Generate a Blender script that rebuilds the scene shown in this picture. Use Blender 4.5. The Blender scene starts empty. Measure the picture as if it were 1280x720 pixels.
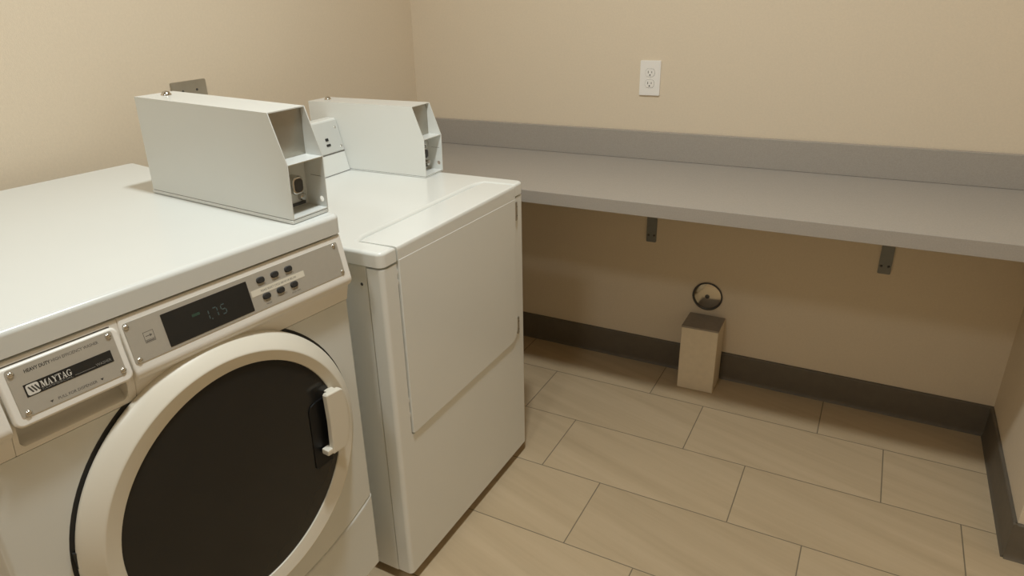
import bpy, bmesh, math, random
from mathutils import Vector, Matrix
random.seed(7)
SC = bpy.context.scene
COL = SC.collection
PI = math.pi

# ------------------------------------------------------------------ materials
def srgb(r, g, b):
    f = lambda c: (c/12.92 if c <= .04045 else ((c+.055)/1.055)**2.4)
    return (f(r/255), f(g/255), f(b/255), 1)

def mat(name, col, rough=.5, metal=0., noise=0., nscale=40., bump=0., bscale=200., spec=.5, coat=0., emit=None, estr=0.):
    m = bpy.data.materials.new(name); m.use_nodes = True
    nt = m.node_tree; N = nt.nodes; L = nt.links
    b = N['Principled BSDF']
    b.inputs['Base Color'].default_value = col
    b.inputs['Roughness'].default_value = rough
    b.inputs['Metallic'].default_value = metal
    b.inputs['Specular IOR Level'].default_value = spec
    if coat: b.inputs['Coat Weight'].default_value = coat; b.inputs['Coat Roughness'].default_value = .08
    tc = N.new('ShaderNodeTexCoord')
    if noise:
        n = N.new('ShaderNodeTexNoise'); n.inputs['Scale'].default_value = nscale; n.inputs['Detail'].default_value = 3
        L.new(tc.outputs['Object'], n.inputs['Vector'])
        r = N.new('ShaderNodeMapRange'); r.inputs[1].default_value = .3; r.inputs[2].default_value = .7
        r.inputs[3].default_value = 1-noise; r.inputs[4].default_value = 1+noise
        L.new(n.outputs['Fac'], r.inputs[0])
        mx = N.new('ShaderNodeMix'); mx.data_type = 'RGBA'; mx.blend_type = 'MULTIPLY'; mx.inputs[0].default_value = 1
        mx.inputs[6].default_value = col
        L.new(r.outputs[0], mx.inputs[7]); L.new(mx.outputs[2], b.inputs['Base Color'])
    if bump:
        n2 = N.new('ShaderNodeTexNoise'); n2.inputs['Scale'].default_value = bscale; n2.inputs['Detail'].default_value = 2
        L.new(tc.outputs['Object'], n2.inputs['Vector'])
        bp = N.new('ShaderNodeBump'); bp.inputs['Strength'].default_value = bump; bp.inputs['Distance'].default_value = .002
        L.new(n2.outputs['Fac'], bp.inputs['Height']); L.new(bp.outputs[0], b.inputs['Normal'])
    if emit:
        b.inputs['Emission Color'].default_value = emit; b.inputs['Emission Strength'].default_value = estr
    return m

M = {}
M['wall'] = mat('wall_paint', (.71, .614, .48, 1), .75, noise=.022, nscale=150, bump=.22, bscale=320, spec=.25)
M['ceil'] = mat('ceiling_paint', (.74, .71, .65, 1), .9, noise=.02)
M['base'] = mat('rubber_baseboard', (.125, .106, .08, 1), .55, noise=.06, nscale=30)
M['lam'] = mat('counter_laminate', (.37, .34, .305, 1), .27, noise=.05, nscale=260, spec=.4)
M['enamel'] = mat('white_enamel', (.69, .71, .69, 1), .22, noise=.008, nscale=5, spec=.5)
M['enamel_d'] = mat('dryer_enamel', (.775, .79, .765, 1), .22, noise=.008, nscale=5, spec=.5)
M['plastic'] = mat('white_plastic', (.78, .76, .71, 1), .32, noise=.01, nscale=8)
M['cream'] = mat('cream_plastic', (.70, .665, .575, 1), .35, noise=.01, nscale=8)
M['silver'] = mat('silver_overlay', (.48, .46, .41, 1), .38, metal=.4, noise=.015, nscale=120)
M['black'] = mat('black_gloss', (.012, .013, .013, 1), .16, noise=.05, nscale=20)
M['glass'] = mat('smoked_door_glass', (.019, .018, .016, 1), .17, noise=.05, nscale=10, spec=.32)
M['pocket'] = mat('pocket_shade_black', (.006, .006, .0065, 1), .35, noise=.05, spec=.25)
M['rubber'] = mat('black_rubber', (.02, .019, .017, 1), .7, noise=.1)
M['print'] = mat('dark_print', (.05, .048, .045, 1), .5)
M['gprint'] = mat('grey_print', (.13, .122, .11, 1), .5)
M['lprint'] = mat('light_print', (.62, .60, .55, 1), .45)
M['mprint'] = mat('dim_grey_print', (.20, .195, .18, 1), .45)
M['strip'] = mat('cream_strip', (.68, .64, .54, 1), .45)
M['chrome'] = mat('chrome', (.62, .60, .56, 1), .14, metal=1., noise=.03)
M['steel'] = mat('brushed_steel', (.42, .395, .34, 1), .34, metal=.85, noise=.06, nscale=25)
M['darksteel'] = mat('dark_metal', (.09, .088, .085, 1), .4, metal=.6, noise=.05)
M['bracket'] = mat('grey_bracket_paint', (.20, .205, .195, 1), .45, metal=.3, noise=.05)
M['digits'] = mat('dim_display_segments', (.05, .075, .072, 1), .4, emit=(.30, .48, .45, 1), estr=.025)
M['gmark'] = mat('dim_green_segments', (.02, .045, .03, 1), .4, emit=(.2, .5, .3, 1), estr=.02)
M['outlet'] = mat('white_outlet', (.84, .82, .79, 1), .3, noise=.01)
M['slot'] = mat('dark_slot', (.035, .03, .026, 1), .6)
M['greypanel'] = mat('pale_grey_overlay', (.60, .61, .585, 1), .4, noise=.01)
M['lens'] = mat('lamp_lens', (.9, .9, .88, 1), .4, emit=(1, .96, .88, 1), estr=2.0)
M['pipebox'] = mat('beige_painted_box', (.72, .62, .47, 1), .6, noise=.03, nscale=50, bump=.15)
M['captop'] = mat('taupe_cap', (.29, .245, .20, 1), .5, noise=.05, nscale=60)
M['mirror'] = mat('polished_cover', (.56, .51, .42, 1), .13, metal=1., noise=.03)

def floor_mat():
    m = bpy.data.materials.new('stone_look_tile'); m.use_nodes = True
    nt = m.node_tree; N = nt.nodes; L = nt.links; b = N['Principled BSDF']
    def mth(op, a, c=None, d=None):
        n = N.new('ShaderNodeMath'); n.operation = op
        for i, v in enumerate((a, c, d)):
            if v is None: continue
            if isinstance(v, (int, float)): n.inputs[i].default_value = v
            else: L.new(v, n.inputs[i])
        return n.outputs[0]
    TX, TY = .6096, .2992
    tc = N.new('ShaderNodeTexCoord'); sp = N.new('ShaderNodeSeparateXYZ'); L.new(tc.outputs['Object'], sp.inputs[0])
    v = mth('DIVIDE', mth('ADD', sp.outputs[1], .5479), TY)
    row = mth('FLOOR', v)
    off = mth('FRACT', mth('ADD', mth('MULTIPLY', mth('ADD', row, 1.), .6575), 20.0))
    u = mth('SUBTRACT', mth('DIVIDE', mth('SUBTRACT', sp.outputs[0], 1.0065), TX), off)
    fu = mth('FRACT', mth('ADD', u, 50.)); fv = mth('FRACT', mth('ADD', v, 50.))
    du = mth('MULTIPLY', mth('MINIMUM', fu, mth('SUBTRACT', 1., fu)), TX)
    dv = mth('MULTIPLY', mth('MINIMUM', fv, mth('SUBTRACT', 1., fv)), TY)
    d = mth('MINIMUM', du, dv)
    mr = N.new('ShaderNodeMapRange'); mr.interpolation_type = 'SMOOTHSTEP'
    mr.inputs[1].default_value = .0009; mr.inputs[2].default_value = .0022
    L.new(d, mr.inputs[0]); tile = mr.outputs[0]
    wn = N.new('ShaderNodeTexWhiteNoise'); wn.noise_dimensions = '2D'
    cb = N.new('ShaderNodeCombineXYZ'); L.new(mth('FLOOR', u), cb.inputs[0]); L.new(row, cb.inputs[1]); L.new(cb.outputs[0], wn.inputs['Vector'])
    # streaks: stretched noise, slightly slanted, shifted per tile
    sx = mth('ADD', mth('ADD', mth('MULTIPLY', sp.outputs[0], 1.3), mth('MULTIPLY', sp.outputs[1], 1.0)), mth('MULTIPLY', wn.outputs['Value'], 30.))
    sy = mth('ADD', mth('MULTIPLY', sp.outputs[1], 17.), mth('MULTIPLY', sp.outputs[0], 5.0))
    c2 = N.new('ShaderNodeCombineXYZ'); L.new(sx, c2.inputs[0]); L.new(sy, c2.inputs[1]); L.new(mth('MULTIPLY', wn.outputs['Value'], 50.), c2.inputs[2])
    ns = N.new('ShaderNodeTexNoise'); ns.inputs['Scale'].default_value = 1.; ns.inputs['Detail'].default_value = 5; ns.inputs['Roughness'].default_value = .62
    L.new(c2.outputs[0], ns.inputs['Vector'])
    cr = N.new('ShaderNodeValToRGB'); e = cr.color_ramp.elements
    e[0].position = .25; e[0].color = (.465, .358, .228, 1); e[1].position = .75; e[1].color = (.585, .463, .310, 1)
    el = e.new(.5); el.color = (.532, .416, .270, 1)
    L.new(ns.outputs['Fac'], cr.inputs[0])
    hv = N.new('ShaderNodeMix'); hv.data_type = 'RGBA'; hv.blend_type = 'MULTIPLY'; hv.inputs[0].default_value = 1
    L.new(cr.outputs[0], hv.inputs[6])
    g = mth('ADD', .95, mth('MULTIPLY', wn.outputs['Value'], .09)); L.new(g, hv.inputs[7])
    mx = N.new('ShaderNodeMix'); mx.data_type = 'RGBA'; L.new(tile, mx.inputs[0]); mx.inputs[6].default_value = (.205, .17, .115, 1)
    L.new(hv.outputs[2], mx.inputs[7]); L.new(mx.outputs[2], b.inputs['Base Color'])
    rr = mth('SUBTRACT', .75, mth('MULTIPLY', tile, .33)); L.new(rr, b.inputs['Roughness'])
    b.inputs['Specular IOR Level'].default_value = .4
    bp = N.new('ShaderNodeBump'); bp.inputs['Distance'].default_value = .0015; bp.inputs['Strength'].default_value = .6
    L.new(tile, bp.inputs['Height']); L.new(bp.outputs[0], b.inputs['Normal'])
    return m
M['floor'] = floor_mat()

# ------------------------------------------------------------------ helpers
def link(name, bm, m, parent=None, off=(0, 0, 0), smooth=True, angle=40):
    bmesh.ops.recalc_face_normals(bm, faces=bm.faces[:])
    if off != (0, 0, 0): bmesh.ops.translate(bm, verts=bm.verts[:], vec=Vector(off))
    me = bpy.data.meshes.new(name); bm.to_mesh(me); bm.free()
    me.materials.append(M[m] if isinstance(m, str) else m)
    if smooth and len(me.polygons):
        me.polygons.foreach_set('use_smooth', [True]*len(me.polygons))
        me.set_sharp_from_angle(angle=math.radians(angle))
    o = bpy.data.objects.new(name, me); COL.objects.link(o)
    if parent is not None: o.parent = parent
    if smooth and len(me.polygons) > 6:
        w = o.modifiers.new('weighted_normals', 'WEIGHTED_NORMAL'); w.keep_sharp = True; w.mode = 'FACE_AREA'; w.weight = 80
    return o

def tag(o, label=None, cat=None, group=None, kind=None):
    if label: o['label'] = label
    if cat: o['category'] = cat
    if group: o['group'] = group
    if kind: o['kind'] = kind
    return o

def thing(name, label, cat, loc=(0, 0, 0), rz=0, group=None):
    o = bpy.data.objects.new(name, None); COL.objects.link(o); o.empty_display_size = .05
    o.location = loc; o.rotation_euler = (0, 0, rz)
    return tag(o, label, cat, group)

def bbox(bm, x0, x1, y0, y1, z0, z1, bev=0., seg=2, mtx=None):
    r = bmesh.ops.create_cube(bm, size=1.)
    vs = r['verts']
    bmesh.ops.scale(bm, vec=(x1-x0, y1-y0, z1-z0), verts=vs)
    bmesh.ops.translate(bm, vec=((x0+x1)/2, (y0+y1)/2, (z0+z1)/2), verts=vs)
    if bev:
        es = list({e for v in vs for e in v.link_edges})
        rr = bmesh.ops.bevel(bm, geom=es, offset=bev, segments=seg, profile=.5, affect='EDGES')
        vs = list({v for f in rr['faces'] for v in f.verts} | {v for v in vs if v.is_valid})
    if mtx is not None: bmesh.ops.transform(bm, matrix=mtx, verts=list({v for v in vs if v.is_valid}))
    return vs

def prism(bm, pts, axis, a0, a1, bev=0., seg=3, only=None, mtx=None):
    """pts 2-D outline; axis 'x': pts=(y,z); 'y': pts=(x,z); 'z': pts=(x,y)."""
    def P(p, a):
        return {'x': (a, p[0], p[1]), 'y': (p[0], a, p[1]), 'z': (p[0], p[1], a)}[axis]
    va = [bm.verts.new(P(p, a0)) for p in pts]; vb = [bm.verts.new(P(p, a1)) for p in pts]
    n = len(pts); fs = [bm.faces.new(va), bm.faces.new(vb[::-1])]
    for i in range(n):
        fs.append(bm.faces.new((va[i], vb[i], vb[(i+1) % n], va[(i+1) % n])))
    bmesh.ops.recalc_face_normals(bm, faces=fs)
    vs = va+vb
    if bev:
        es = list({e for v in vs for e in v.link_edges})
        if only: es = [e for e in es if only(e.verts[0].co, e.verts[1].co)]
        if es:
            rr = bmesh.ops.bevel(bm, geom=es, offset=bev, segments=seg, profile=.5, affect='EDGES')
            vs = list({v for f in rr['faces'] for v in f.verts} | {v for v in vs if v.is_valid})
    if mtx is not None: bmesh.ops.transform(bm, matrix=mtx, verts=list({v for v in vs if v.is_valid}))
    return vs

def rrect(w, h, r, n=4, cx=0., cy=0.):
    o = []
    for (sx, sy, a0) in ((1, 1, 0), (-1, 1, 90), (-1, -1, 180), (1, -1, 270)):
        for k in range(n+1):
            a = math.radians(a0+90*k/n)
            o.append((cx+sx*(w/2-r)+r*math.cos(a), cy+sy*(h/2-r)+r*math.sin(a)))
    return o

def arcpts(cx, cy, r, a0, a1, n):
    return [(cx+r*math.cos(math.radians(a0+(a1-a0)*k/n)), cy+r*math.sin(math.radians(a0+(a1-a0)*k/n))) for k in range(n+1)]

def lathe(bm, prof, seg=64, mtx=None, rfun=None, close=False):
    """prof: (r, h) about +Z. r=0 ends are capped."""
    rings = []; vs = []
    for (r, h) in prof:
        if r < 1e-6:
            v = bm.verts.new((0, 0, h)); rings.append([v]); vs.append(v); continue
        ring = []
        for k in range(seg):
            a = 2*PI*k/seg; rr = rfun(r, a) if rfun else r
            ring.append(bm.verts.new((rr*math.cos(a), rr*math.sin(a), h)))
        rings.append(ring); vs += ring
    pairs = list(zip(rings[:-1], rings[1:]))
    if close: pairs.append((rings[-1], rings[0]))
    for A, B in pairs:
        for k in range(seg):
            k2 = (k+1) % seg
            if len(A) == 1 and len(B) == 1: continue
            if len(A) == 1: bm.faces.new((A[0], B[k], B[k2]))
            elif len(B) == 1: bm.faces.new((A[k], A[k2], B[0]))
            else: bm.faces.new((A[k], A[k2], B[k2], B[k]))
    if mtx is not None: bmesh.ops.transform(bm, matrix=mtx, verts=vs)
    return vs

def frame(o, x, y, z):
    m = Matrix.Identity(4)
    for i, a in enumerate((x, y, z)):
        a = Vector(a)
        for j in range(3): m[j][i] = a[j]
    for j in range(3): m[j][3] = o[j]
    return m

def text_bm(s, size, mtx, extr=.0001, align='LEFT', sx=1., bold=0.):
    c = bpy.data.curves.new('t', 'FONT'); c.body = s; c.size = size; c.extrude = extr; c.align_x = align; c.align_y = 'CENTER'
    c.resolution_u = 2; c.offset = bold
    o = bpy.data.objects.new('t', c); COL.objects.link(o)
    bpy.context.view_layer.update()
    dg = bpy.context.evaluated_depsgraph_get()
    me = bpy.data.meshes.new_from_object(o.evaluated_get(dg))
    bm = bmesh.new(); bm.from_mesh(me)
    bpy.data.objects.remove(o); bpy.data.curves.remove(c); bpy.data.meshes.remove(me)
    bmesh.ops.transform(bm, matrix=mtx @ Matrix.Diagonal((sx, 1, 1, 1)), verts=bm.verts[:])
    return bm

def merge(bm, other):
    me = bpy.data.meshes.new('tmp'); other.to_mesh(me); other.free(); bm.from_mesh(me); bpy.data.meshes.remove(me)

def plate_holes(bm, outline, holes, t, mtx):
    """flat plate in XY with round holes, thickness t along +Z, then transformed."""
    edges = []; vs = []
    for loop in [outline]+holes:
        l = [bm.verts.new((x, y, 0)) for x, y in loop]; vs += l
        for i in range(len(l)): edges.append(bm.edges.new((l[i], l[(i+1) % len(l)])))
    r = bmesh.ops.triangle_fill(bm, edges=edges, use_beauty=True)
    fs = [g for g in r['geom'] if isinstance(g, bmesh.types.BMFace)]
    ex = bmesh.ops.extrude_face_region(bm, geom=fs)
    nv = [g for g in ex['geom'] if isinstance(g, bmesh.types.BMVert)]
    bmesh.ops.translate(bm, vec=(0, 0, t), verts=nv)
    bmesh.ops.transform(bm, matrix=mtx, verts=vs+nv)

def new(): return bmesh.new()
def struct(name, bm, m, **k): return tag(link(name, bm, m, **k), kind='structure')

XR, YOC, H, YF, XF = 2.3283, -.634, 3.0, -4.6, 3.6
# ------------------------------------------------------------------ room shell
bm = new(); bbox(bm, -.1, XF+.1, YF-.1, .1, -.1, 0); struct('floor', bm, 'floor', smooth=False)
bm = new(); bbox(bm, -.1, XF+.1, YF-.1, .1, H, H+.1); struct('ceiling', bm, 'ceil', smooth=False)
bm = new(); bbox(bm, -.1, 0, YF-.1, .1, 0, H); struct('wall_left', bm, 'wall', smooth=False)
bm = new(); bbox(bm, 0, XR, 0, .1, 0, H); struct('wall_back', bm, 'wall', smooth=False)
# the wall on the right: a solid pier whose corner faces the camera
bm = new(); bbox(bm, XR, XF+.1, YOC, .1, 0, H, bev=.003, seg=2); struct('wall_right', bm, 'wall')
bm = new(); bbox(bm, XF, XF+.1, YF-.1, YOC, 0, H); struct('wall_right.001', bm, 'wall', smooth=False)
bm = new(); bbox(bm, 0, XF, YF-.1, YF, 0, H); struct('wall_front', bm, 'wall', smooth=False)

def baseboard(name, x0, y0, x1, y1, h=.1176, t=.010):
    # runs from (x0,y0) to (x1,y1); profile stands to the left of the direction
    d = Vector((x1-x0, y1-y0, 0)); Ln = d.length; d.normalize(); n = Vector((-d.y, d.x, 0))
    bm = new()
    prof = [(0, 0), (t+.006, 0), (t+.0035, .004), (t+.001, .010), (t, .018), (t, h-.006), (t-.002, h-.002), (t-.006, h), (0, h)]
    a = [bm.verts.new((x0+n.x*p, y0+n.y*p, z)) for p, z in prof]
    b = [bm.verts.new((x1+n.x*p, y1+n.y*p, z)) for p, z in prof]
    bm.faces.new(a); bm.faces.new(b[::-1])
    for i in range(len(prof)):
        j = (i+1) % len(prof); bm.faces.new((a[i], b[i], b[j], a[j]))
    return struct(name, bm, 'base')
baseboard('baseboard_back', XR-.0005, -.0002, .002, -.0002)
baseboard('baseboard_right', XR-.0002, YOC-.010, XR-.0002, -.012)
baseboard('baseboard_right.001', XF-.002, YOC-.0002, XR-.010, YOC-.0002)

# ------------------------------------------------------------------ counter
t = thing('countertop', 'long grey laminate counter with raised back lip along the back wall', 'counter', (XR/2, -.297, .8376))
o_ = (-XR/2, .297, -.8376)
bm = new(); bbox(bm, .004, XR-.003, -.593, -.003, .8376, .881, bev=.0025, seg=2); link('worktop', bm, 'lam', t, o_)
bm = new(); bbox(bm, .004, XR-.003, -.0225, -.002, .8812, .9866, bev=.002, seg=2); link('backsplash', bm, 'lam', t, o_)

def bracket(x, label, w=.040):
    t = thing('shelf_bracket', label, 'bracket', (x, 0, .545), 0, 'brackets under the counter')
    o_ = (-x, 0, -.545)
    bm = new(); prism(bm, rrect(w, .2905, .004, 3, x, .545+.29/2), 'y', -.0055, -.0008)
    link('wall_plate', bm, 'bracket', t, o_)
    bm = new(); bbox(bm, x-w/2, x+w/2, -.30, -.006, .8315, .8372, bev=.001)
    link('top_arm', bm, 'bracket', t, o_)
    bm = new(); prism(bm, [(-.006, .655), (-.006, .667), (-.176, .831), (-.188, .831)], 'x', x-.004, x+.004, bev=.001, seg=1)
    link('brace', bm, 'bracket', t, o_)
    for dx in (-.0115, .0115):
        bm = new(); lathe(bm, [(0, .0026), (.0025, .0024), (.0042, .0010), (.0045, 0), (0, 0)], 16, frame((x+dx, -.0055, .573), (1, 0, 0), (0, 0, 1), (0, -1, 0)))
        link('screw', bm, 'darksteel', t, o_)
bracket(1.0965, 'grey steel bracket holding the counter, the one nearer the dryer')
bracket(1.9205, 'grey steel bracket holding the counter near the right wall')

# ------------------------------------------------------------------ wall outlet
def outlet(x, z, w=.0772, h=.1247):
    t = thing('wall_outlet', 'white duplex power outlet on the wall above the counter', 'outlet', (x, 0, z))
    bm = new(); prism(bm, rrect(w, h, .003, 3), 'y', -.0065, -.0005, bev=.0022, seg=2, only=lambda a, b: a.y < -.006 and b.y < -.006)
    link('face_plate', bm, 'outlet', t)
    for s in (1, -1):
        zz = s*.0195
        R = [(max(-.0172, min(.0172, .0172*1.0*math.cos(a))), zz+max(-.0138, min(.0138, .0172*math.sin(a)))) for a in [2*PI*k/40 for k in range(40)]]
        bm = new(); prism(bm, [(x_*1.045, zz+(z_-zz)*1.05) for x_, z_ in R], 'y', -.0067, -.0060); link('receptacle_gap', bm, 'gprint', t)
        bm = new(); prism(bm, R, 'y', -.0080, -.0060); r_ = link('receptacle', bm, 'outlet', t)
        bm = new()
        bbox(bm, -.0078, -.0056, -.0083, -.0070, zz-.002, zz+.0066)
        bbox(bm, .0056, .0078, -.0083, -.0070, zz-.001, zz+.0056)
        prism(bm, arcpts(0, zz-.0078, .0026, 0, 360, 12)[:-1], 'y', -.0083, -.0070)
        link('slots', bm, 'slot', r_, smooth=False)
    bm = new(); lathe(bm, [(0, .0016), (.0022, .0012), (.0032, 0), (0, 0)], 16, frame((0, -.0064, 0), (1, 0, 0), (0, 0, 1), (0, -1, 0)))
    link('screw', bm, 'outlet', t)
outlet(1.0553, 1.1792)

# steel plate on the left wall, mostly behind the washer's coin box
t = thing('wall_plate', 'brushed steel electrical plate on the left wall behind the washer coin box', 'wall plate', (0, -1.176, 1.214))
bm = new(); prism(bm, rrect(.124, .124, .004, 3), 'x', .0006, .0062, bev=.0022, seg=2, only=lambda a, b: a.x > .006 and b.x > .006)
link('face_plate', bm, 'steel', t)
bm = new(); lathe(bm, [(0, .006), (.020, .006), (.023, .004), (.024, 0), (0, 0)], 32, frame((.0062, -.0, -.006), (0, 1, 0), (0, 0, 1), (1, 0, 0)))
link('receptacle', bm, 'rubber', t)
for yy in (.025, -.025):
    bm = new(); lathe(bm, [(0, .002), (.003, .0016), (.004, 0), (0, 0)], 14, frame((.0062, yy, .034), (0, 1, 0), (0, 0, 1), (1, 0, 0)))
    link('screw', bm, 'darksteel', t)

# ------------------------------------------------------------------ boxed pipe and round cover under the counter
t = thing('pipe_box', 'small beige upright box with taupe top on the floor against the back wall', 'box', (1.348, -.076, 0))
bm = new(); prism(bm, [(-.0690, -.0740), (.0690, -.0700), (.0675, .058), (.0, .058), (-.0685, .058)], 'z', .0006, .268, bev=.0015, seg=1)
link('body', bm, 'pipebox', t)
bm = new(); prism(bm, [(-.0700, -.0752), (.0700, -.0712), (.0685, .0585), (-.0695, .0585)], 'z', .2682, .2755, bev=.001, seg=1)
link('cap', bm, 'captop', t)
t = thing('wall_cover', 'round polished steel cover on the wall above the small beige box', 'cover', (1.3365, 0, .349))
fr = frame((0, -.0001, 0), (1, 0, 0), (0, 0, 1), (0, -1, 0))
bm = new(); lathe(bm, [(.0575, 0), (.0590, .003), (.0585, .0055), (.0560, .0066), (.0535, .0058), (.0525, .004), (.0525, 0)], 64, fr, close=True)
link('rim', bm, 'darksteel', t)
bm = new(); lathe(bm, [(.0526, .0012), (.045, .0030), (.03, .0042), (.012, .0048), (0, .0049)], 64, fr)
lathe(bm, [(.0526, .0012), (0, .0010)], 64, fr); bmesh.ops.remove_doubles(bm, verts=bm.verts[:], dist=1e-5)
link('disc', bm, 'mirror', t)
bm = new(); lathe(bm, [(0, .0088), (.004, .0086), (.0078, .0072), (.0088, .005), (.0088, .0040), (0, .0040)], 24, fr)
link('screw', bm, 'darksteel', t)

# ------------------------------------------------------------------ coin box (shared by both machines)
def coin_box(parent, mtx, m, plain):
    """local: x forward (front = 0), y to the right 0..W, z up; sheet-metal shell with an open, stepped front."""
    W, Lb, Hb, HS, SB, T = .096, .448, .2135, .1165, .0365, .0022
    BH = .0025 if plain else .0070
    zb = BH+.0012
    side = [(-Lb, zb), (0, zb), (.0008, HS), (-SB, Hb), (-Lb, Hb)]
    bm = new()
    def sideplate(y, hole):
        hs = [arcpts(-.0135, .0265, .0062, 0, 360, 20)[:-1]] if hole else []
        plate_holes(bm, side, hs, T, frame((0, y, 0), (1, 0, 0), (0, 0, 1), (0, -1, 0)))
    sideplate(T, False); sideplate(W, True)
    bbox(bm, -Lb, -SB-.0002, T, W-T, Hb-T, Hb)
    bbox(bm, -Lb, -Lb+T, T, W-T, zb, Hb-T)
    bbox(bm, -Lb+.001, -.0006, T, W-T, zb, zb+.0022)
    root = link('coin_box', bm, m, parent, angle=30)
    root.matrix_local = mtx
    bm = new(); prism(bm, [(-.050, HS-.0016), (0, HS-.0016), (.0006, HS+.0006), (-.050, HS+.0006)], 'y', T, W-T)
    link('shelf', bm, m, root)
    bm = new(); bbox(bm, -.048, -.0455, T+.0002, W-T-.0002, HS+.001, Hb-T-.0004); cs = link('coin_slide_plate', bm, 'steel', root)
    bm = new(); bbox(bm, -.0454, -.0450, .006, .0075, .160, .200); link('coin_slot', bm, 'slot', cs)
    bm = new(); bbox(bm, -.060, -.054, T+.0002, W-T-.0002, zb+.0026, HS-.002); link('vault_door', bm, m, root)
    bm = new(); bbox(bm, -.0535, -.0505, .012, W-.012, .0145, .0205); link('vault_slot', bm, 'darksteel', root)
    bm = new(); bbox(bm, -Lb-.0015, -.0005, -.0014, W+.0012, .0001, BH, bev=.0008, seg=1); link('base_plate', bm, m, root)
    bm = new(); bbox(bm, -Lb+.002, -.002, .0012, W-.0012, BH, zb); link('base_seam', bm, 'slot', root)
    ly, lz = .051, .0625
    bm = new()
    prism(bm, rrect(.030, .037, .010, 5, ly, lz), 'x', -.0538, -.030, bev=.004, seg=3, only=lambda a, b: a.x > -.031 and b.x > -.031)
    link('vault_lock', bm, 'chrome', root)
    bm = new(); prism(bm, rrect(.0215, .0275, .009, 5, ly, lz), 'x', -.0310, -.0294); link('lock_core', bm, 'darksteel', root)
    bm = new(); lathe(bm, [(0, .011), (.006, .011), (.0078, .009), (.008, 0), (0, 0)], 20, frame((-.0538, .0745, .031), (0, 1, 0), (0, 0, 1), (1, 0, 0)))
    link('pin', bm, 'chrome', root)
    if plain:
        for (py, pz, pr) in ((.0700, .0300, .0095), (.0640, .0930, .0110)):
            bm = new(); lathe(bm, [(0, .020), (pr-.0015, .020), (pr, .018), (pr, 0), (0, 0)], 20, frame((-.0538, py, pz), (0, 1, 0), (0, 0, 1), (1, 0, 0)))
            link('pin', bm, 'chrome', root)
    bm = new(); bbox(bm, -.038, -.008, W-T-.0005, W-T-.0001, .0745, .0752); link('seam', bm, 'gprint', root)
    # key lock standing on the top at the back
    bm = new(); lathe(bm, [(0, .0085), (.0045, .0085), (.0075, .0070), (.0092, .004), (.0110, .0022), (.0113, 0), (0, 0)], 28, Matrix.Translation((-.408, .050, Hb)))
    link('key_lock', bm, 'chrome', root)
    return root

# ------------------------------------------------------------------ washer (local: X forward, Y to the dryer; origin at right front corner; shifted to centre)
W0 = Vector((.88006, -1.55738, 0)); WY = -.11221
c_, s_ = math.cos(WY), math.sin(WY)
wc = Vector((-.39, -.343, 0))
wloc = (W0.x+wc.x*c_-wc.y*s_, W0.y+wc.x*s_+wc.y*c_, 0)
washer = thing('washing_machine', 'white front loading washer with round smoked glass door and coin box', 'washing machine', wloc, WY)
WO = (.39, .343, 0)
def wl(name, bm, m, parent=None, **k): return link(name, bm, m, parent or washer, WO, **k)

bm = new(); bbox(bm, -.74, -.14, -.66, -.06, 0.001, .112, bev=.004); wl('plinth', bm, 'darksteel')
bm = new(); prism(bm, [(-.765, .112), (-.032, .112), (-.032, 1.034), (-.765, 1.060)], 'y', -.713, -.003, bev=.006, seg=2); wl('cabinet', bm, 'enamel')
# front panel with arched lower edge (leaves room for the toe panel)
def smile(y): return .270+.090*min(1, abs((y+.358)/.358))**2.2
ys = [-.716+.716*k/24 for k in range(25)]
def smile2(y): return .095+.045*min(1, abs((y+.358)/.358))**2.2
gap_c = (-.3365, .631)
out = [(y, smile(y)+.003) for y in ys]+[(0, .8856), (-.716, .8856)]
bm = new(); prism(bm, out, 'x', -.0315, -.004, bev=.008, seg=3, only=lambda a, b: a.x > -.01 and b.x > -.01 and abs(a.y-b.y) < 1e-4); wl('front_panel', bm, 'enamel')
out = [(y, smile2(y)) for y in ys]+[(y, smile(y)) for y in reversed(ys)]
bm = new(); prism(bm, out, 'x', -.052, -.002, bev=.008, seg=3, only=lambda a, b: a.x > -.01 and b.x > -.01); wl('toe_panel', bm, 'enamel')
# fascia round the dispenser: bottom strip with a deep finger scoop, rail above, posts at both ends
face = [(-.0316, .8868), (-.0035, .8868), (.003, .9130), (.0056, .9215), (.0125, .9265), (.0168, .9315), (.0185, .9375), (.0178, .9445), (-.0034, 1.0325), (-.005, 1.0338), (-.0316, 1.0338)]
bm = new(); prism(bm, face, 'y', -.716, -.6585, bev=.003, seg=3, only=lambda a, b: abs(a.y-b.y) < 1e-5); wl('corner_piece', bm, 'plastic')
bm = new(); prism(bm, face, 'y', -.4770, .0005, bev=.005, seg=3, only=lambda a, b: abs(a.y-b.y) < 1e-5 and a.x > -.03 and b.x > -.03)
panel = wl('control_panel', bm, 'plastic')
bm = new()
prism(bm, [(-.0316, .8868), (-.0035, .8868), (-.0018, .8930), (-.0016, .8965), (-.0040, .8990), (-.0100, .9005), (-.0200, .9040), (-.0275, .9100), (-.0295, .9180), (-.0295, 1.0270), (-.0028, 1.0270), (-.0034, 1.0325), (-.005, 1.0338), (-.0316, 1.0338)], 'y', -.6520, -.4890)
post = [(-.0316, .8868), (-.0035, .8868), (.003, .9130), (.0050, .9215), (.0050, .9300), (-.0028, 1.0270), (-.0034, 1.0325), (-.005, 1.0338), (-.0316, 1.0338)]
for a, b in ((-.6590, -.6518), (-.4892, -.4768)): prism(bm, post, 'y', a, b)
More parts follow.
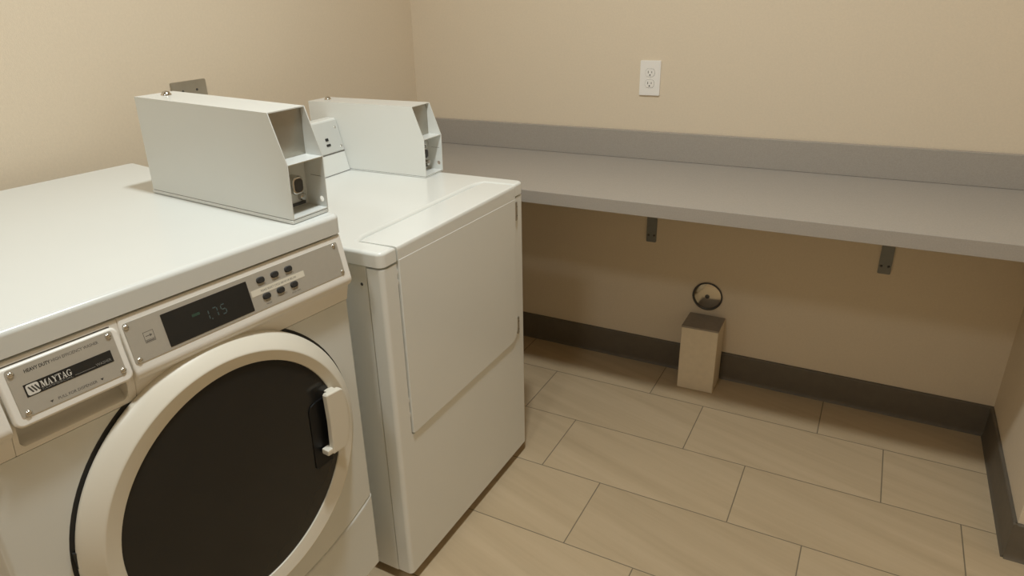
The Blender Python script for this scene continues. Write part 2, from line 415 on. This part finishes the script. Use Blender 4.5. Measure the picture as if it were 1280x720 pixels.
for sy, y_ in ((1, -.6520), (-1, -.4890)):     # rounded lower corners of the scoop
    q = [(y_, .8965), (y_+sy*.010, .8965), (y_+sy*.0055, .8980), (y_+sy*.0022, .9015), (y_+sy*.0006, .9060), (y_, .9110)]
    prism(bm, q, 'x', -.0290, -.0010)
wl('fascia', bm, 'plastic')
PN = Vector((.97203, 0, .23485)); PC = .23937
UP = Vector((-.23485, 0, .97203))
def pf(y, z, off=0.):
    x = (PC+off-PN.z*z)/PN.x
    return frame((x, y, z), (0, 1, 0), UP, PN)
# offsets of the control panel's and drawer's own faces from the reference plane
POFF = max((PN.x*x+PN.z*z) for x, z in face)-PC
# dispenser drawer: a rounded slab lying in the sloped face
DOFF = .0026
bm = new()
prism(bm, rrect(.1745, .0885/.97203, .012, 5), 'z', -.020, 0, bev=.0045, seg=3, only=lambda a, b: a.z > -.001 and b.z > -.001, mtx=pf(-.5675, .9812, DOFF))
drawer = wl('dispenser_drawer', bm, 'plastic')
def prect(bm, y0, y1, z0, z1, off, th, r=.002, bev=0.):
    w, h = y1-y0, (z1-z0)/.97203
    prism(bm, rrect(w, h, r, 3), 'z', 0, th, bev=bev, seg=1, only=(lambda a, b: a.z > th*.9 and b.z > th*.9) if bev else None, mtx=pf((y0+y1)/2, (z0+z1)/2, off))
def screw(y, z, off, parent):
    bm = new(); lathe(bm, [(0, .0030), (.0022, .0028), (.0040, .0018), (.0048, .0004), (.0048, 0), (0, 0)], 18, pf(y, z, off)); wl('screw', bm, 'chrome', parent)
def lettering(name, s, y, z, size, off, parent, m, align='LEFT', sx=1., width=None, bold=0.):
    if width:
        b0 = text_bm(s, size, Matrix.Identity(4)); xs = [v.co.x for v in b0.verts]; b0.free(); sx = width/(max(xs)-min(xs))
    bm = text_bm(s, size, pf(y, z, off), align=align, sx=sx, bold=bold); return wl(name, bm, m, parent, smooth=False)

e = POFF+.0002
bm = new(); prect(bm, -.4715, -.0165, .9545, 1.0225, e, .0009, .004); wl('face_plate', bm, 'silver', panel)
e += .0009
bm = new(); prect(bm, -.4100, -.2420, .9590, 1.0150, e, .0006, .0012); disp = wl('display', bm, 'black', panel)
e2 = e+.0006
bm = new()
# seven-segment price 1.75
def seg7(bm, y, z, h, on):
    w = h*.52; k = h*.11
    S = {'a': (0, h, w, 0), 'g': (0, h/2, w, 0), 'd': (0, 0, w, 0), 'f': (0, h/2, 0, h/2), 'b': (w, h/2, 0, h/2), 'e': (0, 0, 0, h/2), 'c': (w, 0, 0, h/2)}
    for s in on:
        a, b, dx, dz = S[s]
        if dx: prect(bm, y+a+k*.6, y+a+dx-k*.6, z+b-k/2, z+b+k/2, e2, .0001, .0004)
        else: prect(bm, y+a-k/2, y+a+k/2, z+b+k*.6, z+b+dz-k*.6, e2, .0001, .0004)
seg7(bm, -.3375, .9765, .0165, 'bc'); seg7(bm, -.3205, .9765, .0165, 'abc'); seg7(bm, -.3040, .9765, .0165, 'afgcd')
prect(bm, -.3258, -.3238, .9752, .9772, e2, .0001, .0005)
wl('display_digits', bm, 'digits', panel, smooth=False)
bm = new(); prect(bm, -.3590, -.3440, .9915, .9960, e2, .0001, .0006); wl('display_indicator', bm, 'gmark', panel, smooth=False)
for (y, z) in ((-.4665, 1.0165), (-.4640, .9598), (-.0260, 1.0165), (-.0215, .9605)): screw(y, z, e-.0001, panel)
for j, zc in enumerate((1.0075, .9757)):
    for i in range(3):
        y = -.2120+.0325*i+(.0028 if j else 0)
        bm = new(); prect(bm, y-.0088, y+.0088, zc-.0056, zc+.0056, e, .0032, .0053, bev=.0014); wl('button', bm, 'rubber', panel)
for i, s in enumerate(('WHITES', 'COLORS', 'BRIGHTS')): lettering('button_lettering', s, -.2110+.0325*i, .9982, .0048, e, panel, 'gprint', 'CENTER')
for i, s in enumerate((('PERM', 'PRESS'), ('DELICATES',), ('RINSE', 'AND SPIN'))):
    for k, q in enumerate(s): lettering('button_lettering', q, -.2080+.0325*i, .9668-.0052*k, .0048, e, panel, 'gprint', 'CENTER')
bm = new(); prect(bm, -.2385, -.1145, .9823, .9938, e, .0004, .0005); wl('instruction_strip', bm, 'strip', panel)
lettering('strip_lettering', 'PLEASE SELECT CYCLE ABOVE OR BELOW', -.2180, .9880, .0056, e+.0004, panel, 'gprint', width=.0830)
# small square energy emblem: outline, arrow, caption bar
bm = new()
y0, y1, z0, z1 = -.4460, -.4285, .9805, .9985
for a in ((y0, y1, z1-.0008, z1), (y0, y0+.0008, z0, z1), (y1-.0008, y1, z0, z1), (y0, y1, z0+.004, z0+.0048), (y0, y1, z0, z0+.0008)): prect(bm, *a, e, .0001, .0002)
prect(bm, y0+.003, y1-.006, (z0+z1)/2+.0012, (z0+z1)/2+.0024, e, .0001, .0003)
prism(bm, [(0, .0026), (0, -.0026), (.0044, 0)], 'z', 0, .0001, mtx=pf(y1-.0072, (z0+z1)/2+.0018, e))
prect(bm, y0+.0015, y1-.0015, z0+.0014, z0+.0032, e, .0001, .0003)
wl('energy_emblem', bm, 'gprint', panel, smooth=False)

# dispenser drawer plate and its writing
e = DOFF+.0002
bm = new(); prect(bm, -.6425, -.4905, .9505, 1.0215, e, .0009, .004); wl('face_plate', bm, 'silver', drawer)
e += .0009
for (y, z) in ((-.6360, 1.0140), (-.6335, .9550), (-.4970, 1.0150), (-.4940, .9570)): screw(y, z, e-.0001, drawer)
lettering('lettering', 'HEAVY DUTY', -.6195, 1.0118, .0072, e, drawer, 'print', width=.0350, bold=.00022)
lettering('lettering', 'HIGH EFFICIENCY WASHER', -.5825, 1.0120, .0066, e, drawer, 'gprint', width=.0680, bold=.00008)
bm = new(); prect(bm, -.6275, -.5020, .9760, .9945, e, .0004, .0003); wl('name_badge', bm, 'black', drawer)
eb = e+.0004
bm = new(); prect(bm, -.6255, -.6085, .9775, .9930, eb, .0002, .003); wl('badge_emblem', bm, 'lprint', drawer, smooth=False)
bm = new()
for k in range(3):
    a = -.6232+.0044*k
    prism(bm, [(a, .0044), (a+.0020, .0052), (a+.0062, -.0034), (a+.0062, -.0050), (a+.0042, -.0046)], 'z', 0, .0001, mtx=pf(0, .9852, eb+.0002))
wl('emblem_bars', bm, 'print', drawer, smooth=False)
# serif name, letters drawn as strokes on a unit-high grid
GL = {
 'M': (1.22, [[(.02, 0), (.36, 0), (.36, .07), (.02, .07)], [(.02, .93), (.34, .93), (.34, 1), (.02, 1)], [(.14, .05), (.22, .05), (.22, .95), (.14, .95)],
       [(.14, 1), (.40, 1), (.72, .1), (.56, 0)], [(.56, 0), (.64, 0), (.98, .95), (.90, 1)], [(.88, .05), (1.10, .05), (1.10, .95), (.88, .95)],
       [(.78, 0), (1.20, 0), (1.20, .07), (.78, .07)], [(.88, .93), (1.20, .93), (1.20, 1), (.88, 1)]]),
 'A': (.96, [[(.0, 0), (.32, 0), (.32, .07), (.0, .07)], [(.56, 0), (.96, 0), (.96, .07), (.56, .07)], [(.12, .03), (.20, .03), (.50, 1), (.44, 1)],
       [(.40, 1), (.52, 1), (.86, .03), (.62, .03)], [(.22, .28), (.66, .28), (.66, .36), (.24, .36)]]),
 'Y': (.92, [[(.0, .93), (.40, .93), (.40, 1), (.0, 1)], [(.62, .93), (.92, .93), (.92, 1), (.62, 1)], [(.08, 1), (.32, 1), (.58, .45), (.38, .42)],
       [(.48, .5), (.56, .44), (.82, .97), (.74, .97)], [(.36, .03), (.58, .03), (.58, .48), (.36, .48)], [(.26, 0), (.68, 0), (.68, .07), (.26, .07)]]),
 'T': (.86, [[(.03, .92), (.83, .92), (.83, 1), (.03, 1)], [(.0, .74), (.06, .74), (.11, .95), (.03, 1)], [(.86, .74), (.80, .74), (.75, .95), (.83, 1)],
       [(.32, .03), (.54, .03), (.54, .95), (.32, .95)], [(.22, 0), (.64, 0), (.64, .07), (.22, .07)]]),
}
def glyphs(bm, s, y, z, h, off, gap=.06, sx=1.):
    x = 0.
    for ch in s:
        if ch == 'G':
            o = []; i = []
            for k in range(15):
                a = math.radians(45+k*19.3)
                o.append((.45+.45*math.cos(a), .5+.52*math.sin(a))); i.append((.47+.30*math.cos(a), .5+.44*math.sin(a)))
            for k in range(14):
                prism(bm, [((x+q[0])*h*sx, (q[1]-.5)*h) for q in (o[k], o[k+1], i[k+1], i[k])], 'z', 0, .0002, mtx=pf(y, z, off))
            for P in ([(.60, .04), (.82, .04), (.82, .42), (.60, .42)], [(.50, .40), (.92, .40), (.92, .47), (.50, .47)], [(.76, .68), (.82, .68), (.82, .98), (.78, .98)]):
                prism(bm, [((x+q[0])*h*sx, (q[1]-.5)*h) for q in P], 'z', 0, .0002, mtx=pf(y, z, off))
            x += .92+gap
        else:
            w, ps = GL[ch]
            for P in ps: prism(bm, [((x+q[0])*h*sx, (q[1]-.5)*h) for q in P], 'z', 0, .0002, mtx=pf(y, z, off))
            x += w+gap
bm = new(); glyphs(bm, 'MAYTAG', -.6065, .9866, .0098, eb, .02, .745); wl('badge_lettering', bm, 'lprint', drawer, smooth=False)
lettering('badge_lettering', 'COMMERCIAL', -.6065, .9793, .0042, eb, drawer, 'mprint', width=.0430)
bm = new(); prect(bm, -.5600, -.5300, .9793, .9799, eb, .0001, .0001); wl('badge_line', bm, 'mprint', drawer, smooth=False)
lettering('badge_lettering', 'WASHER', -.5285, .9806, .0062, eb, drawer, 'mprint', width=.0235)
lettering('lettering', 'PULL FOR DISPENSER', -.5925, .9575, .0062, e, drawer, 'gprint', width=.0570, bold=.00008)
for y in (-.6010, -.5275):
    bm = new(); prism(bm, [(-.0026, .0016), (.0026, .0016), (0, -.0020)], 'z', 0, .0001, mtx=pf(y, .9576, e)); wl('arrow_mark', bm, 'print', drawer, smooth=False)

# lid
SL = .0285
bm = new()
pts = rrect(.792, .724, .014, 5, -.3965, -.358)
vs = prism(bm, pts, 'z', 1.0385, 1.0785)
for v in bm.verts:
    v.co.z -= SL*v.co.x*(1. if v.co.z > 1.06 else .9)
es = [e_ for e_ in bm.edges if e_.verts[0].co.z+SL*e_.verts[0].co.x > 1.07 and e_.verts[1].co.z+SL*e_.verts[1].co.x > 1.07]
bmesh.ops.bevel(bm, geom=es, offset=.0095, segments=5, profile=.5, affect='EDGES')
wl('lid', bm, 'enamel', angle=50)

# coin box on the lid
byaw = .066
nx = Vector((math.cos(byaw), math.sin(byaw), -SL)).normalized(); ny = Vector((-math.sin(byaw), math.cos(byaw), 0)); nz = nx.cross(ny).normalized()
bo = Vector((-.0200, -.0985, 1.0795+.0200*SL))
coin_box(washer, frame(bo+Vector(WO), nx, ny, nz), 'enamel', False)

# door
dc = Vector((0, gap_c[0], gap_c[1]))
def doorfr(x=0.): return frame((x, dc.y, dc.z), (0, 1, 0), (0, 0, 1), (1, 0, 0))
bm = new(); lathe(bm, [(.3048, -.0042), (.3048, -.0034), (.285, -.0034), (.285, -.0042)], 96, doorfr(), close=True)
wl('door_gap_shade', bm, 'rubber')  # no real seal: dark ring painted for the shade in the door gap
ell = lambda r, a: r+(.0060*math.cos(2*(a-math.radians(46))) if r < .25 else 0)
bm = new()
lathe(bm, [(.2900, -.003), (.2970, -.002), (.2988, .0015), (.2986, .0060), (.2960, .0115), (.2890, .0195), (.2800, .0280), (.2715, .0350), (.2690, .0364), (.2670, .0366), (.2440, .0306), (.2424, .0298), (.2414, .0280), (.2410, .010)], 128, doorfr(), rfun=ell)
door = wl('door', bm, 'cream', angle=32)
bm = new(); lathe(bm, [(.2412, .0275), (.225, .0295), (.18, .0325), (.12, .0348), (.06, .0357), (0, .0360)], 128, doorfr(), rfun=ell)
lathe(bm, [(.2412, .0275), (.2412, .012), (0, .012)], 128, doorfr(), rfun=ell)
bmesh.ops.remove_doubles(bm, verts=bm.verts[:], dist=1e-5)
wl('door_glass', bm, 'glass', door)
# finger pocket beside the handle: flat plate, the recess shade put into its black
pk = [(-.1745, .704), (-.168, .7145), (-.152, .7190), (-.128, .7190), (-.128, .5640), (-.1700, .5600), (-.1765, .5660)]
bm = new(); prism(bm, pk, 'x', .026, .0352, bev=.0008, seg=1); wl('handle_pocket_shade', bm, 'pocket', door)
hd = [(-.1440, .7340), (-.1410, .7375), (-.1050, .7350), (-.0985, .7300), (-.0925, .6950), (-.0910, .6600), (-.0950, .6250), (-.1050, .5960), (-.1120, .5925), (-.1435, .5930), (-.1465, .5960), (-.1440, .6180), (-.1420, .6700)]
bm = new(); prism(bm, hd, 'x', .0480, .0605, bev=.0035, seg=3, only=lambda a, b: a.x > .05 and b.x > .05)
prism(bm, [(-.1240, .7290), (-.1050, .7300), (-.0990, .7200), (-.0945, .6600), (-.0990, .6250), (-.1120, .5985), (-.1250, .5990), (-.1180, .6600)], 'x', .018, .0500)
bbox(bm, .0380, .0585, -.1590, -.1400, .5945, .6080, bev=.003)
wl('door_handle', bm, 'cream', door)
bm = new(); prism(bm, [(-.0, .0155), (.0085, .0125), (.0085, -.0135), (0, -.0155)], 'x', -.002, .0045, mtx=Matrix.Translation((0, -.6345, .6690)))
wl('door_hinge', bm, 'rubber', door)

# ------------------------------------------------------------------ dryer
D0 = Vector((.91799, -.78941, 0)); DY = -.0068
c_, s_ = math.cos(DY), math.sin(DY)
dcn = Vector((-.36, -.344, 0))
dryer = thing('clothes_dryer', 'white clothes dryer with a square hamper door and coin box beside the counter', 'dryer',
              (D0.x+dcn.x*c_-dcn.y*s_, D0.y+dcn.x*s_+dcn.y*c_, 0), DY)
DO = (.36, .344, 0)
def dl(name, bm, m, parent=None, **k): return link(name, bm, m, parent or dryer, DO, **k)
bm = new(); bbox(bm, -.715, -.0475, -.6865, -.0015, .030, .930, bev=.004, seg=2); dl('cabinet', bm, 'enamel_d')
for fx in (-.66, -.10):
    for fy in (-.62, -.07):
        bm = new(); lathe(bm, [(0, 0), (.022, 0), (.022, .008), (.009, .012), (.009, .031), (0, .031)], 20, Matrix.Translation((fx, fy, 0)))
        dl('foot', bm, 'rubber')
# front panel: U round the door
NZ = .9265
Uo = [(-.6885, .038), (0, .038), (0, NZ), (-.0525, NZ)]+[(-.0525, .505), (-.0535, .492), (-.0600, .477), (-.0720, .466), (-.0880, .4595)]+[(-.6250, .4565), (-.6330, .4595), (-.6355, .468), (-.6355, NZ), (-.6885, NZ)]
bm = new(); prism(bm, Uo, 'x', -.0435, 0, bev=.012, seg=4, only=lambda a, b: a.x > -.01 and b.x > -.01 and abs(a.y-b.y) < 1e-4 and (abs(a.y) < .001 or abs(a.y+.6885) < .001))
dl('front_panel', bm, 'enamel_d', angle=30)
# hamper door
Dm = [(-.6310, .466), (-.6285, .4625), (-.6230, .4610), (-.0895, .4635), (-.0745, .4695), (-.0635, .4795), (-.0578, .4930), (-.0565, .506), (-.0565, .9250), (-.6310, .9345)]
bm = new(); prism(bm, Dm, 'x', -.034, .0044, bev=.0016, seg=2, only=lambda a, b: a.x > 0 and b.x > 0)
rim = [(-.033, .915), (-.033, .955), (-.116, .9575), (-.116, .9590), (-.103, .9652), (-.006, .9668), (.001, .9655), (.0028, .9625), (.0034, .957), (.0034, .915)]
vs = prism(bm, rim, 'y', -.6325, -.0560)
for v in bm.verts:      # lower edge of the rim falls a little to the right like the crease
    if abs(v.co.z-.915) < 1e-4: v.co.z = .9330 if v.co.y < -.3 else .9185
door2 = dl('door', bm, 'enamel_d', angle=35)
for (z0, z1) in ((.859, .915), (.481, .537)):
    bm = new(); bbox(bm, -.004, .0042, -.0520, -.0435, z0, z1, bev=.0008, seg=1)
    lathe(bm, [(.0030, -(z1-z0)/2), (.0030, (z1-z0)/2)], 10, Matrix.Translation((.0038, -.0535, (z0+z1)/2)))
    h = dl('hinge', bm, 'steel')
    for k in (.25, .75):
        bm = new(); lathe(bm, [(0, .0016), (.0018, .0012), (.0024, 0), (0, 0)], 10, frame((.0040, -.0475, z0+(z1-z0)*k), (0, 1, 0), (0, 0, 1), (1, 0, 0)))
        dl('screw', bm, 'darksteel', h)
for (y, z) in ((-.6345, .905), (-.6345, .880), (-.6345, .560), (-.6345, .518)):
    bm = new(); bbox(bm, -.010, -.001, -.6354, -.6312, z-.006, z+.006, bev=.001, seg=1); dl('door_bumper', bm, 'plastic')
# top with a notch for the hamper door
Tn = [(-.715, -.6905), (-.118, -.6905), (.0015, -.6905), (.0015, -.6365), (-.100, -.6365), (-.108, -.634), (-.1185, -.6), (-.1185, -.11), (-.112, -.075), (-.100, -.0535), (.0015, -.0520), (.0015, .0020), (-.118, .0020), (-.715, .0020)]
bm = new(); prism(bm, Tn, 'z', .9325, .9680)
es = [e_ for e_ in bm.edges if abs(e_.verts[0].co.z-e_.verts[1].co.z) > .01 and (e_.verts[0].co.x > .001 and (e_.verts[0].co.y < -.68 or e_.verts[0].co.y > 0))]
bmesh.ops.bevel(bm, geom=es, offset=.018, segments=5, profile=.5, affect='EDGES')
es = [e_ for e_ in bm.edges if e_.verts[0].co.z > .967 and e_.verts[1].co.z > .967 and len(e_.link_faces) == 2]
bmesh.ops.bevel(bm, geom=es, offset=.0085, segments=4, profile=.5, affect='EDGES')
bbox(bm, -.125, -.020, -.645, -.045, .9325, .9588)
dl('top_panel', bm, 'enamel_d', angle=40)
# side screws
for (x, z) in ((-.1184, .052), (-.0640, .884)):
    bm = new(); lathe(bm, [(0, .0016), (.003, .0012), (.004, 0), (0, 0)], 12, frame((x, -.6866, z), (1, 0, 0), (0, 0, 1), (0, -1, 0))); dl('screw', bm, 'darksteel')
# console behind the coin box
con = [(-.712, .9686), (-.5875, .9686), (-.6275, 1.1305), (-.6300, 1.1335), (-.6340, 1.1345), (-.660, 1.1350), (-.664, 1.1320), (-.712, 1.050)]
bm = new(); prism(bm, con, 'y', -.688, -.0880, bev=.002, seg=1, only=lambda a, b: abs(a.y-b.y) < 1e-5); console = dl('console', bm, 'enamel_d')
A = Vector((-.5875, 0, .9686)); B = Vector((-.6275, 0, 1.1305)); cu = (B-A).normalized(); cn = Vector((cu.z, 0, -cu.x))
def cf(y, z, off=0.):
    k = (z-A.z)/cu.z; p = A+cu*k+cn*off; return frame((p.x, y, z), (0, 1, 0), cu, cn)
def crect(bm, y0, y1, z0, z1, off, th, r=.001):
    prism(bm, rrect(y1-y0, (z1-z0)/cu.z, r, 3), 'z', 0, th, mtx=cf((y0+y1)/2, (z0+z1)/2, off))
bm = new(); crect(bm, -.675, -.0895, 1.0350, 1.1280, .0002, .0010, .002); dl('console_plate', bm, 'greypanel', console)
bm = new(); crect(bm, -.686, -.0895, 1.0300, 1.0335, .0001, .0006, .0005); dl('console_seam', bm, 'gprint', console)
bm = new(); crect(bm, -.688, -.0895, .9688, .9700, .0001, .0006, .0005); dl('console_joint', bm, 'gprint', console)
for (y, z) in ((-.1030, 1.1070), (-.0985, 1.0480)):
    bm = new(); lathe(bm, [(0, .0022), (.003, .0018), (.0042, 0), (0, 0)], 14, cf(y, z, .0012)); dl('screw', bm, 'chrome', console)
for (y, z, w, h) in ((-.1555, 1.0760, .012, .0085), (-.1545, 1.0590, .017, .0070)):
    bm = new(); crect(bm, y-w/2, y+w/2, z-h/2, z+h/2, .0012, .0020, .001); dl('button', bm, 'rubber', console)
coin_box(dryer, frame(Vector((-.2885, -.0868, .9687))+Vector(DO), (1, 0, 0), (0, 1, 0), (0, 0, 1)), 'enamel_d', True)

# ------------------------------------------------------------------ lamp
def downlight(x, y, e, label, k=1.):
    t = thing('ceiling_light', label, 'lamp', (x, y, H), 0, 'recessed ceiling lamps')
    fr = frame((0, 0, 0), (1, 0, 0), (0, -1, 0), (0, 0, -1))
    bm = new(); lathe(bm, [(.100*k, .001), (.1*k+.028, .001), (.1*k+.032, .004), (.1*k+.030, .009), (.1*k+.006, .014), (.1*k+.001, .010)], 48, fr, close=True); link('trim_ring', bm, 'outlet', t)
    bm = new(); lathe(bm, [(.1*k+.001, .002), (.1*k+.001, .006), (.08*k, .009), (.04*k, .011), (0, .0115)], 48, fr); link('lens', bm, 'lens', t)
    ld = bpy.data.lights.new('lamp_bulb', 'AREA'); ld.shape = 'DISK'; ld.size = .19*k; ld.energy = e; ld.color = LCOL
    lo = bpy.data.objects.new('lamp_bulb', ld); COL.objects.link(lo); lo.location = (x, y, H-.016)
LCOL = (.915, .965, .95)
downlight(1.30, -1.63, 35.5, 'small round recessed ceiling lamp, the one nearer the counter wall')
downlight(1.20, -3.40, 14, 'large round ceiling lamp, the one farther from the counter wall', 2.2)

w = bpy.data.worlds.new('world'); SC.world = w; w.use_nodes = True
w.node_tree.nodes['Background'].inputs[0].default_value = (.9, .85, .75, 1); w.node_tree.nodes['Background'].inputs[1].default_value = .02

# ------------------------------------------------------------------ camera
cd = bpy.data.cameras.new('camera'); cam = bpy.data.objects.new('camera', cd); COL.objects.link(cam)
cam.location = (1.82657, -2.59203, 1.48819); cam.rotation_euler = (1.172510, .031906, .505518)
cd.sensor_width = 36; cd.lens = 860.903/1280*36
cd.shift_x = (640-613.535)/1280; cd.shift_y = (353.324-360)/1280; cd.clip_start = .02
SC.camera = cam
SC.view_settings.view_transform = 'Standard'; SC.view_settings.look = 'None'; SC.view_settings.gamma = 1; SC.view_settings.exposure = .0
SC.view_settings.use_curve_mapping = False
SC.cycles.use_denoising = True; SC.cycles.max_bounces = 12; SC.cycles.diffuse_bounces = 8; SC.cycles.sample_clamp_indirect = 6
